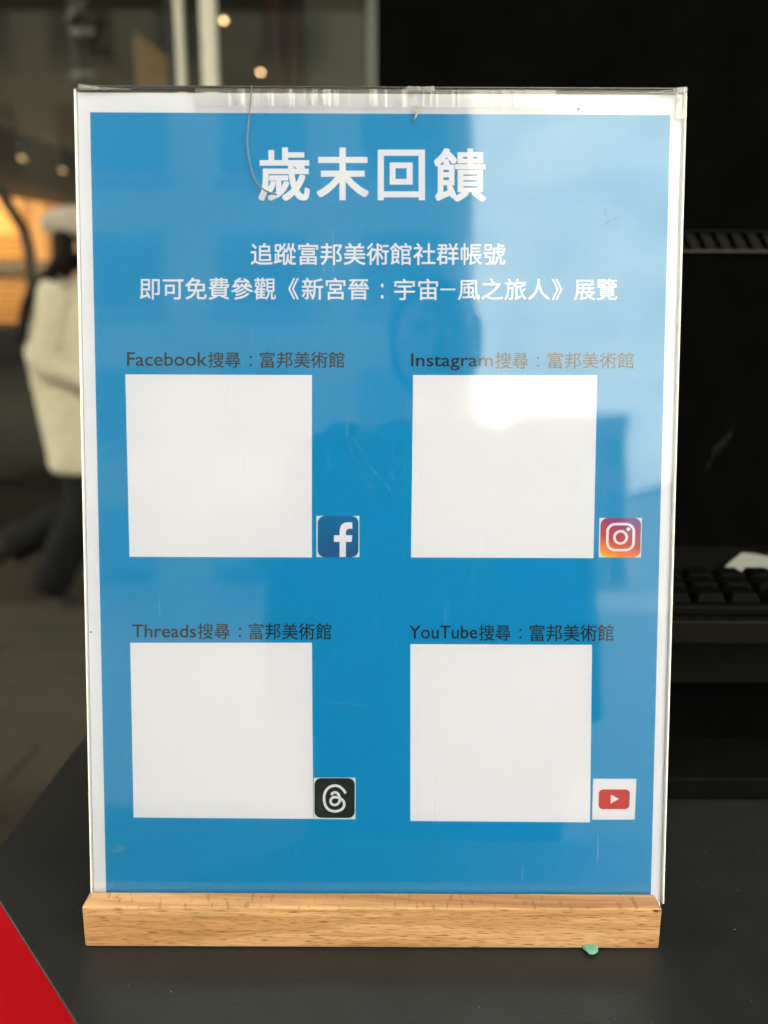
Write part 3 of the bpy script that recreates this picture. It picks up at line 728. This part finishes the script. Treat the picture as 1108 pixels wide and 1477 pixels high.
def ribbon(fr_, pts, wd_, w, mtl, name, parent, closed=False):
    bm = bmesh.new(); L_, R_ = [], []; k = len(pts)
    for i, p in enumerate(pts):
        p = Vector(p[:2]); a_ = Vector(pts[(i-1) % k if closed else max(0, i-1)][:2]); b_ = Vector(pts[(i+1) % k if closed else min(k-1, i+1)][:2])
        t = (b_-a_).normalized(); nn = Vector((-t.y, t.x))*wd_/2
        for lst, q_ in ((L_, p+nn), (R_, p-nn)): s = fr_(q_.x, q_.y); lst.append(bm.verts.new((s.x, -w-.0000005*i, s.y)))
    for i in range(k if closed else k-1): j = (i+1) % k; bm.faces.new((L_[i], L_[j], R_[j], R_[i]))
    me = bm_mesh(bm)
    if sum(p.normal.y*p.area for p in me.polygons) > 0: me.flip_normals()
    return tilt_part(name, me, mtl, parent)
LTB = mat('icon_corner_white', (.66, .74, .82, 1), .7, .15)
def icon(px, name, label, bgm, inset_=(.03, .0, .98, 1.0), rad=.17):
    b_ = quad_px(px, 3*LAY, LTB, name, PO, label); f_ = frame_of(px)
    poly(f_, rrect(*inset_, rad), 4*LAY, bgm, 'icon_field', b_); return b_, f_
fx = [(456.5, 744), (518.5, 744), (518.5, 803.5), (456.5, 803.5)]
z0 = on_sheet(480, 803)[1]; z1 = on_sheet(480, 744)[1]
b_, f_ = icon(fx, 'app_icon', 'square blue icon with a white letter f', gradient_mat('blue_icon', [(z0, lin((26, 86, 148))), (z1, lin((0, 108, 172)))], (0, 0, 1)))
poly(f_, [(.54, .005), (.685, .005), (.685, .37), (.82, .37), (.835, .53), (.685, .53), (.685, .60), (.70, .655), (.75, .69), (.835, .69), (.835, .84),
          (.73, .845), (.635, .825), (.575, .77), (.545, .69), (.54, .60), (.54, .53), (.41, .53), (.41, .37), (.54, .37)], 5*LAY, WPRINT, 'letter_f', b_)
ig = [(864.5, 747), (926, 747), (924.5, 804), (863.5, 804)]
ua, va = on_sheet(866, 804); ub, vb = on_sheet(926, 747)
d45 = Vector((.35, 0, .94)); s0 = d45.dot(Vector((ua, 0, va))); s1 = d45.dot(Vector((ub, 0, vb)))
b_, f_ = icon(ig, 'app_icon', 'square orange to purple icon with a white camera outline',
              gradient_mat('sunset_icon', [(s0, lin((248, 190, 60))), (s0+(s1-s0)*.22, lin((236, 112, 40))), (s0+(s1-s0)*.42, lin((190, 40, 60))), (s0+(s1-s0)*.70, lin((150, 48, 110))), (s1, lin((80, 70, 160)))], d45), rad=.18)
ribbon(f_, rrect(.195, .185, .815, .845, .19), .062, 5*LAY, WPRINT, 'camera_outline', b_, True)
ribbon(f_, [(.505+.145*math.cos(a*math.pi/14), .51+.155*math.sin(a*math.pi/14)) for a in range(28)], .062, 5*LAY, WPRINT, 'camera_lens', b_, True)
poly(f_, [(.685+.045*math.cos(a*math.pi/8), .715+.048*math.sin(a*math.pi/8)) for a in range(16)], 5*LAY, WPRINT, 'camera_dot', b_)
th = [(452.5, 1121.5), (513, 1121.5), (513, 1181.5), (452.5, 1181)]
b_, f_ = icon(th, 'app_icon', 'square black icon with a white looped at sign', INK, (.02, .03, .98, .99), .16)
sw = bez([(.765, .625, 0), (.70, .72, 0), (.61, .79, 0), (.51, .81, 0), (.40, .785, 0), (.31, .71, 0), (.26, .60, 0), (.25, .48, 0), (.275, .35, 0), (.34, .25, 0), (.44, .20, 0), (.55, .195, 0),
          (.66, .235, 0), (.725, .32, 0), (.72, .42, 0), (.64, .50, 0), (.52, .535, 0), (.43, .505, 0), (.405, .43, 0), (.44, .365, 0), (.51, .345, 0), (.585, .38, 0), (.625, .47, 0), (.605, .58, 0), (.54, .645, 0), (.46, .635, 0), (.425, .585, 0)], 5)
ribbon(f_, sw, .062, 5*LAY, WPRINT, 'at_sign', b_)
yt = [(855.5, 1123), (918, 1123), (915.5, 1182), (854, 1182)]
b_, f_ = icon(yt, 'app_icon', 'square white icon with a red rounded play button', WPRINT, (.01, .01, .99, .99), .14)
poly(f_, rrect(.14, .26, .86, .74, .10), 5*LAY, mat('play_red', lin((190, 22, 30)), .6, .15), 'play_button', b_)
poly(f_, [(.42, .615), (.42, .40), (.61, .51)], 6*LAY, WPRINT, 'play_arrow', b_)

# ================================================================== small things stuck on the pocket
def sheet_curve(pts, w):
    out = []
    for x, y in pts: u, v = on_sheet(x, y); out.append(Vector((0, 0, TOP))+Vector((u, 0, 0))+S_T*v+S_N*w)
    return out
HAIRM = mat('grey_thread', (.10, .105, .10, 1), .5)
hp = bez(sheet_curve([(365, 128), (363, 150), (361.5, 170), (359.5, 190), (358.5, 210), (361, 232), (365, 250), (371, 265), (381, 276), (392, 282), (401, 284)], .0023), 5)
rad_ = [.00013+.00011*abs(math.sin(i*1.7))+(.0001 if i > 38 else 0) for i in range(len(hp))]
hm = tube(hp, rad_, 6); tag(link('thread', hm, HAIRM), 'thin grey curved thread stuck on the clear front above the title', 'thread')
def flake(px, py, s, seed, mtl, name, label, cat, pts2=None, th=.0004):
    base = sheet_curve([(px, py)], .0021)[0]; bm = bmesh.new(); vs_ = []; rnd = random.Random(seed)
    P = pts2 or [(s*math.cos(a), s*.6*math.sin(a)) for a in (0, .8, 1.9, 2.8, 4.0, 5.1)]
    for x, y in P:
        vs_.append(bm.verts.new(base+Vector((x, 0, 0))+S_T*y+S_N*rnd.uniform(0, .0005)))
    f0 = bm.faces.new(vs_); r = bmesh.ops.extrude_face_region(bm, geom=[f0])
    for v in [g for g in r['geom'] if isinstance(g, bmesh.types.BMVert)]: v.co += S_N*th
    return tag(link(name, bm_mesh(bm), mtl), label, cat)
TAPE = mat('grey_tape_scrap', (.22, .23, .225, 1), .5, nscale=800, namt=.3)
k = .00026
flake(600, 164, 0, 5, TAPE, 'tape_scrap', 'small grey torn tape scrap just under the middle of the top edge', 'tape scrap',
      [(-1.6*k*3, 2.0*k*3), (.2*k*3, 2.1*k*3), (2.2*k*3, 1.4*k*3), (1.4*k*3, .9*k*3), (.6*k*3, -2.2*k*3), (-1.0*k*3, -4.4*k*3), (-.2*k*3, -1.0*k*3), (.2*k*3, .6*k*3)])
flake(832, 162, .0006, 9, TAPE, 'tape_scrap', 'tiny grey fleck of tape on the white margin at upper right', 'tape scrap')
# scratches: hair-thin raised scuffs
SCR = clear('scuff', (.95, .95, .95, 1), k=1.2, rough=.3, haze=.05, hcol=(.75, .85, .9, 1))
bm = bmesh.new(); rnd = random.Random(4)
def scuff(p0, p1, wd_):
    a_, b_ = sheet_curve([p0, p1], .00195); t = (b_-a_).normalized(); nn = S_N.cross(t)*wd_; mid = (a_+b_)/2+nn*rnd.uniform(-4, 4)
    v_ = [bm.verts.new(q_) for q_ in (a_, mid-nn, b_, mid+nn)]; bm.faces.new(v_)
for i in range(26):
    x, y = rnd.uniform(495, 560), rnd.uniform(585, 690); l_ = rnd.uniform(12, 60); scuff((x, y), (x+l_*.62, y+l_*.78), rnd.uniform(.00003, .00007))
for i in range(8):
    x, y = rnd.uniform(150, 880), rnd.uniform(180, 1250); an = rnd.uniform(0, 3.14); l_ = rnd.uniform(8, 55); scuff((x, y), (x+l_*math.cos(an), y+l_*math.sin(an)), rnd.uniform(.00003, .00006))
for i in range(9):
    scuff((160+rnd.uniform(-3, 3), 1216+i*1.3), (187+rnd.uniform(-3, 3), 1215+i*1.3), .00007)
scuff((425, 1008), (560, 1018), .00008); scuff((545, 1062), (546, 1100), .00008); scuff((502, 585), (503, 650), .00008)
for i in range(22):
    x, y = rnd.uniform(690, 940), rnd.uniform(190, 380); l_ = rnd.uniform(8, 34); an = rnd.uniform(-1.2, 1.2); scuff((x, y), (x+l_*math.cos(an), y+l_*math.sin(an)), rnd.uniform(.00003, .00005))
sc_o = bm_mesh(bm); o = link('scuffs', sc_o, SCR, ST); o['kind'] = 'stuff'
# a few dark specks
SPK = mat('dark_speck', (.02, .03, .04, 1), .8)
bm = bmesh.new()
for (x, y, s) in ((134, 910, .00035), (122, 190, .0001), (173, 272, .0001), (424, 648, .0001), (187, 626, .00008), (872, 313, .00012), (878, 318, .0001), (884, 316, .00012), (890, 322, .0001), (876, 322, .00009), (335, 141, .00016), (358, 142, .00014)):
    c = sheet_curve([(x, y)], .002)[0]; g = bmesh.ops.create_icosphere(bm, subdivisions=1, radius=s)
    for v in g['verts']: v.co = v.co*rnd.uniform(.8, 1.2)+c
for i in range(34):
    x, y = rnd.gauss(880, 9), rnd.gauss(318, 6); c0, c1 = sheet_curve([(x, y), (x+rnd.uniform(-4, 4), y+rnd.uniform(-4, 2))], .002)
    t = (c1-c0); nn = S_N.cross(t.normalized())*.00004; v_ = [bm.verts.new(q_) for q_ in (c0-nn, c1-nn, c1+nn, c0+nn)]; bm.faces.new(v_)
o = link('specks', bm_mesh(bm), SPK, ST); o['kind'] = 'stuff'

# mint green putty under the bar
bm = bmesh.new(); c = at_z(856, 1377, .8515); g = bmesh.ops.create_uvsphere(bm, u_segments=20, v_segments=12, radius=1)
for v in g['verts']:
    p = v.co.copy(); k_ = 1+.12*noise.noise(p*2.2); v.co = Vector((p.x*.0038*k_*(1 if p.y > -.2 else .9), p.y*.0068*k_, p.z*.0012*k_))+Vector((c.x, yF+.0030, .8512))
tag(link('putty', bm_mesh(bm, True), mat('mint_putty', (.085, .24, .17, 1), .5, .5, nscale=900, namt=.25, bump=.00008, bscale=1200)), 'small mint green lump of putty squeezed out under the wooden bar', 'putty')

# ================================================================== people
SKIN = mat('skin', (.42, .22, .15, 1), .5, .4, nscale=30, namt=.06)
HAIR = mat('black_hair', (.006, .005, .0045, 1), .6, .04, nscale=90, namt=.3, stretch=(1, 1, .1))
def fingers(J, E, Rr, side, wr, elb):
    w_ = Vector(J[wr]); d_ = (w_-Vector(J[elb])).normalized(); s_ = Vector((0, 0, 1)).cross(d_).normalized(); u_ = d_.cross(s_).normalized()
    J['palm'+side] = w_+d_*.045; Rr['palm'+side] = (.036, .016); E.append((wr, 'palm'+side))
    return w_, d_, u_
def hand(wrist, direction, parent, sidev):
    """palm, four fingers of different length and a thumb, gently curled"""
    w_ = Vector(wrist); d_ = Vector(direction).normalized(); dn = Vector((0, 0, -1)); a_ = d_.cross(Vector(sidev)).normalized()
    J = {'w': w_-d_*.02, 'p1': w_+d_*.03, 'p2': w_+d_*.07}; E = [('w', 'p1'), ('p1', 'p2')]; Rr = {'w': (.024, .020), 'p1': (.034, .016), 'p2': (.036, .014)}
    out = [skin(J, E, Rr, 'palm', 1)]
    for i, (ln, off) in enumerate(((.070, -.027), (.080, -.009), (.074, .009), (.058, .026))):
        b0 = w_+d_*.068+a_*off; n_ = Vector(sidev).normalized()
        path = [b0-d_*.02, b0, b0+d_*(ln*.42)+n_*ln*.12, b0+d_*(ln*.70)+n_*ln*.32, b0+d_*(ln*.80)+n_*ln*.55]
        out.append(tube(path, [.0085, .009, .0085, .0078, .0055], 8))
    t0 = w_+d_*.02-a_*.030; n_ = Vector(sidev).normalized()
    out.append(tube([t0+a_*.012, t0-a_*.008+d_*.02+n_*.008, t0-a_*.012+d_*.045+n_*.018, t0-a_*.006+d_*.064+n_*.026], [.012, .0115, .010, .0065], 8))
    bm = bmesh.new()
    for me in out: bm.from_mesh(me)
    return bm_mesh(bm, True)
def head_mesh(s=1.0):
    """profile head looking to +X, origin at the neck top; brow, nose, lips, chin and jaw shaped from a sphere"""
    bm = bmesh.new(); bmesh.ops.create_uvsphere(bm, u_segments=40, v_segments=30, radius=1)
    for v in bm.verts:
        p = v.co.copy(); x = p.x*.098; y = p.y*.074; z = p.z*.118
        if z < 0: y *= 1-.28*min(1, -z/.118)**1.3; x = x*(1-.16*min(1, -z/.118)) + .012*min(1, -z/.118)
        f_ = max(0, p.x); side = abs(p.y)
        def g(cx, cz, wx, wz, h): return h*math.exp(-((side-cx)/wx)**2-((p.z-cz)/wz)**2)*(f_ > 0)
        x += g(0, -.10, .16, .17, .026)+g(0, .02, .09, .16, .010)-g(.36, .10, .20, .13, .011)+g(.28, .28, .4, .1, .004)+g(0, -.42, .26, .07, .008)-g(0, -.50, .3, .03, .003)+g(0, -.57, .24, .06, .006)+g(0, -.84, .26, .14, .010)
        v.co = Vector((x, y, z+.118))*s
    return bm_mesh(bm, True)
def person(origin, label, coat_c, hem, trouser_c, shoe_c, pose, hat=None, hair_long=True, coat_w=1.0, fuzzy=0, yaw=0):
    P = thing('person', label, 'person', origin, (0, 0, yaw))
    O = Vector(origin); W = lambda p: Vector(p)
    J = dict(pose); J.update({'pelvis': (0, 0, .90), 'waist': (.0, 0, 1.04), 'chest': (.01, 0, 1.22), 'neck': (.03, 0, 1.345), 'skull': (.045, 0, 1.42)})
    Rd = {'pelvis': (.13, .11), 'waist': (.11, .09), 'chest': (.13, .10), 'neck': .05, 'skull': .05}
    E = [('pelvis', 'waist'), ('waist', 'chest'), ('chest', 'neck'), ('neck', 'skull')]
    for s in 'LR':
        E += [('chest', 'sho'+s), ('sho'+s, 'elb'+s), ('elb'+s, 'wri'+s), ('pelvis', 'hip'+s), ('hip'+s, 'kne'+s), ('kne'+s, 'ank'+s)]
        Rd.update({'sho'+s: .05, 'elb'+s: .036, 'wri'+s: .024, 'hip'+s: .082, 'kne'+s: .052, 'ank'+s: .035, 'toe'+s: (.035, .022)})
    order = ['pelvis']+[k_ for k_ in J if k_ != 'pelvis' and k_[:3] != 'toe']
    def mk(name, me, mt, par=P):
        me.materials.append(mt) if not me.materials else None
        o = bpy.data.objects.new(name, me); COL.objects.link(o); o.parent = par; return o
    body = mk('body', skin({k_: J[k_] for k_ in order}, E, Rd, 'body'), SKIN)
    # head: face with eyes and ear
    hm_ = head_mesh(.93); hm_.transform(Matrix.Translation((.065, 0, 1.375))); hd = mk('head', hm_, SKIN)
    for sy in (-1, 1):
        e_ = loft([(Vector((.135, sy*.031, 1.494)), .004, .004, (0, 1, 0), (0, 0, 1)), (Vector((.146, sy*.030, 1.494)), .013, .008, (0, 1, 0), (0, 0, 1)), (Vector((.153, sy*.029, 1.494)), .006, .004, (0, 1, 0), (0, 0, 1))], n=12)
        mk('eye', e_, EYE, hd)
        ear = loft([(Vector((.050, sy*.066, 1.485)), .012, .028, (1, 0, .2), (0, 0, 1)), (Vector((.044, sy*.078, 1.487)), .017, .031, (1, 0, .2), (0, 0, 1)), (Vector((.046, sy*.083, 1.487)), .010, .022, (1, 0, .2), (0, 0, 1))], n=14)
        mk('ear', ear, SKIN, hd)
    mk('lips', loft([(Vector((.158, 0, 1.434)), .020, .006, (0, 1, 0), (0, 0, 1)), (Vector((.166, 0, 1.434)), .012, .004, (0, 1, 0), (0, 0, 1))], n=12), LIP, hd)
    # hair: cap that leaves the face free, and long locks over the shoulders
    bm = bmesh.new(); bmesh.ops.create_uvsphere(bm, u_segments=32, v_segments=24, radius=1)
    for v in bm.verts:
        p = v.co; x = p.x*.104; 
        if p.x > .35 and p.z < .45: x *= .35
        v.co = Vector((.050+x, p.y*.083, 1.497+p.z*.110))+noise.noise_vector(p*3)*.005
    mk('hair', bm_mesh(bm, True), HAIR, P)
    if hair_long:
        for (yy, dx_, ln) in ((-.9, .015, .0), (-.72, -.006, -.02), (-.45, -.02, -.06), (.0, -.028, -.06), (.45, -.02, -.06), (.9, .015, .0)):
            pth_ = bez([(.0+dx_, yy*.075, 1.54), (-.015+dx_, yy*.105, 1.42), (-.045+dx_*1.3, yy*.215, 1.345), (-.100+dx_*1.4, yy*.285, 1.25), (-.125+dx_*1.4, yy*.315, 1.10-ln)], 4)
            n_ = len(pth_); mk('lock', tube(pth_, [.040*(1-.72*(i/(n_-1))**1.6) for i in range(n_)], 10, .7, .004), HAIR, P)
    CM = mat('coat_cloth', coat_c, .95, .1, nscale=40, namt=.10, bump=.004 if fuzzy else .001, bscale=130)
    TM = mat('trouser_cloth', trouser_c, .9, .1, nscale=20, namt=.15)
    k_ = coat_w
    rings__ = [((.012, 0, 1.362), .056, .066), ((.008, 0, 1.345), .075, .115), ((.0, 0, 1.31), .105*k_, .180), ((-.005, 0, 1.24), .140*k_, .205*k_), ((-.012, 0, 1.12), .168*k_, .212*k_), ((-.012, 0, .98), .168*k_, .210*k_),
               ((-.004, 0, .84), .158*k_, .205*k_), ((.010, 0, hem+.08), .150*k_, .200*k_), ((.014, 0, hem+.02), .148*k_, .198*k_), ((.016, 0, hem), .138*k_, .188*k_), ((.016, 0, hem+.03), .12*k_, .165*k_)]
    dense = []
    for i in range(len(rings__)-1):
        for j in range(5):
            t = j/5; a_, b2 = rings__[i], rings__[i+1]; dense.append((Vector(a_[0]).lerp(Vector(b2[0]), t), a_[1]*(1-t)+b2[1]*t, a_[2]*(1-t)+b2[2]*t))
    dense.append(rings__[-1])
    mk('coat', loft(dense, n=56, jitter=.007 if fuzzy else .003), CM)
    for s in 'LR':
        sy = -1 if s == 'R' else 1
        a_, b2, c_ = Vector(J['sho'+s]), Vector(J['elb'+s]), Vector(J['wri'+s])
        pth_ = bez([a_+Vector((0, -sy*.07, -.045)), a_+Vector((0, 0, -.022)), a_.lerp(b2, .5), b2, b2.lerp(c_, .5), c_-(c_-b2)*.06], 5); n_ = len(pth_)
        mk('sleeve', tube(pth_, [(.076-.024*i/(n_-1))*(.5+.5*k_) for i in range(n_)], 20, 1.0, .004), CM)
        mk('hand', hand(c_, c_-b2, P, (0, -sy, -.15)), SKIN)
        h_, kn, an, to_ = [Vector(J[q_+s]) for q_ in ('hip', 'kne', 'ank', 'toe')]
        pth_ = bez([h_+Vector((0, 0, .06)), h_.lerp(kn, .3), kn, kn.lerp(an, .5), an-(kn-an).normalized()*.045], 5); n_ = len(pth_)
        mk('trouser_leg', tube(pth_, [.102-.020*i/(n_-1) for i in range(n_)], 20, 1.0, .004), TM)
        dd = (to_-an); fdir = Vector((dd.x, 0, dd.z)).normalized(); upv = Vector((-fdir.z, 0, fdir.x)); heel = an-upv*.055-fdir*.045
        sh_ = mk('shoe', loft([(heel+fdir*t_+upv*h2, hh2, .036*w2, upv, (0, 1, 0)) for t_, h2, hh2, w2 in ((-.008, .025, .018, .5), (.0, .028, .030, .85), (.05, .034, .044, 1), (.10, .026, .034, 1.05), (.16, .017, .024, 1.2), (.21, .012, .018, 1.1), (.235, .009, .010, .6))], n=18), SHOES[shoe_c])
        mk('sole', loft([(heel+fdir*t_-upv*.005, .010, .037*w2, upv, (0, 1, 0)) for t_, w2 in ((-.012, .5), (.0, .85), (.05, 1), (.16, 1.22), (.21, 1.1), (.24, .55))], n=14), SOLE, sh_)
    if hat:
        HM = mat('knit_hat', hat, .95, .1, nscale=60, namt=.12, bump=.003, bscale=160)
        rr_ = [((.050, 0, 1.528), .108, .090), ((.042, 0, 1.548), .118, .098), ((.026, 0, 1.568), .132, .110), ((.014, 0, 1.592), .134, .114), ((.010, 0, 1.618), .118, .100), ((.010, 0, 1.637), .082, .072), ((.010, 0, 1.648), .035, .032)]
        ax_u = Vector((1, 0, .12)).normalized()
        mk('hat', loft([(c__, a__, b__, ax_u, (0, 1, 0)) for c__, a__, b__ in rr_], n=40, jitter=.003), HM)
    return P
EYE = mat('eye', (.03, .02, .02, 1), .2); LIP = mat('lips', (.36, .10, .09, 1), .5)
SOLE = mat('rubber_sole', (.05, .05, .048, 1), .8)
SHOES = {'grey': mat('grey_shoe', (.018, .018, .018, 1), .7, .1), 'pink': mat('pale_pink_shoe', (.42, .30, .27, 1), .7)}
walk = {'shoL': (-.01, .185, 1.31), 'elbL': (.05, .22, 1.06), 'wriL': (.24, .17, .98), 'shoR': (-.01, -.185, 1.31), 'elbR': (-.05, -.23, 1.04), 'wriR': (.19, -.19, .93),
        'hipL': (0, .09, .86), 'kneL': (.03, .09, .43), 'ankL': (-.36, .09, .24), 'toeL': (-.44, .09, .12),
        'hipR': (0, -.09, .86), 'kneR': (.03, -.09, .47), 'ankR': (-.15, -.09, .115), 'toeR': (-.06, -.09, .03)}
p1 = person((-1.275, 3.0, .002), 'person in cream fluffy coat, pale knit hat and black trousers walking behind the sign', (.44, .395, .315, 1), .585, (.008, .008, .009, 1), 'grey', walk, hat=(.33, .29, .25, 1), coat_w=1.05, fuzzy=1)
stand = {'shoL': (-.01, .185, 1.31), 'elbL': (-.06, .24, 1.04), 'wriL': (.06, .23, .83), 'shoR': (-.01, -.185, 1.31), 'elbR': (-.06, -.24, 1.04), 'wriR': (.04, -.23, .83),
         'hipL': (0, .09, .86), 'kneL': (.10, .09, .50), 'ankL': (.02, .09, .09), 'toeL': (.14, .09, .03),
         'hipR': (0, -.09, .86), 'kneR': (-.02, -.09, .46), 'ankR': (-.16, -.09, .09), 'toeR': (-.05, -.09, .03)}
p2 = person((-1.10, 1.26, .007), 'person in black trousers mostly cut off by the left picture edge, one leg just showing', (.02, .02, .022, 1), .62, (.006, .006, .007, 1), 'pink', stand, hair_long=False, coat_w=.95)
p3 = person((.085, -.98, -.03), 'person in dark jacket facing the counter, seen only as a dim reflection in the sheet', (.012, .013, .016, 1), .62, (.008, .008, .01, 1), 'grey', stand, hair_long=False, coat_w=1.1, yaw=math.pi/2)
p3.scale = (.94, .94, .93)
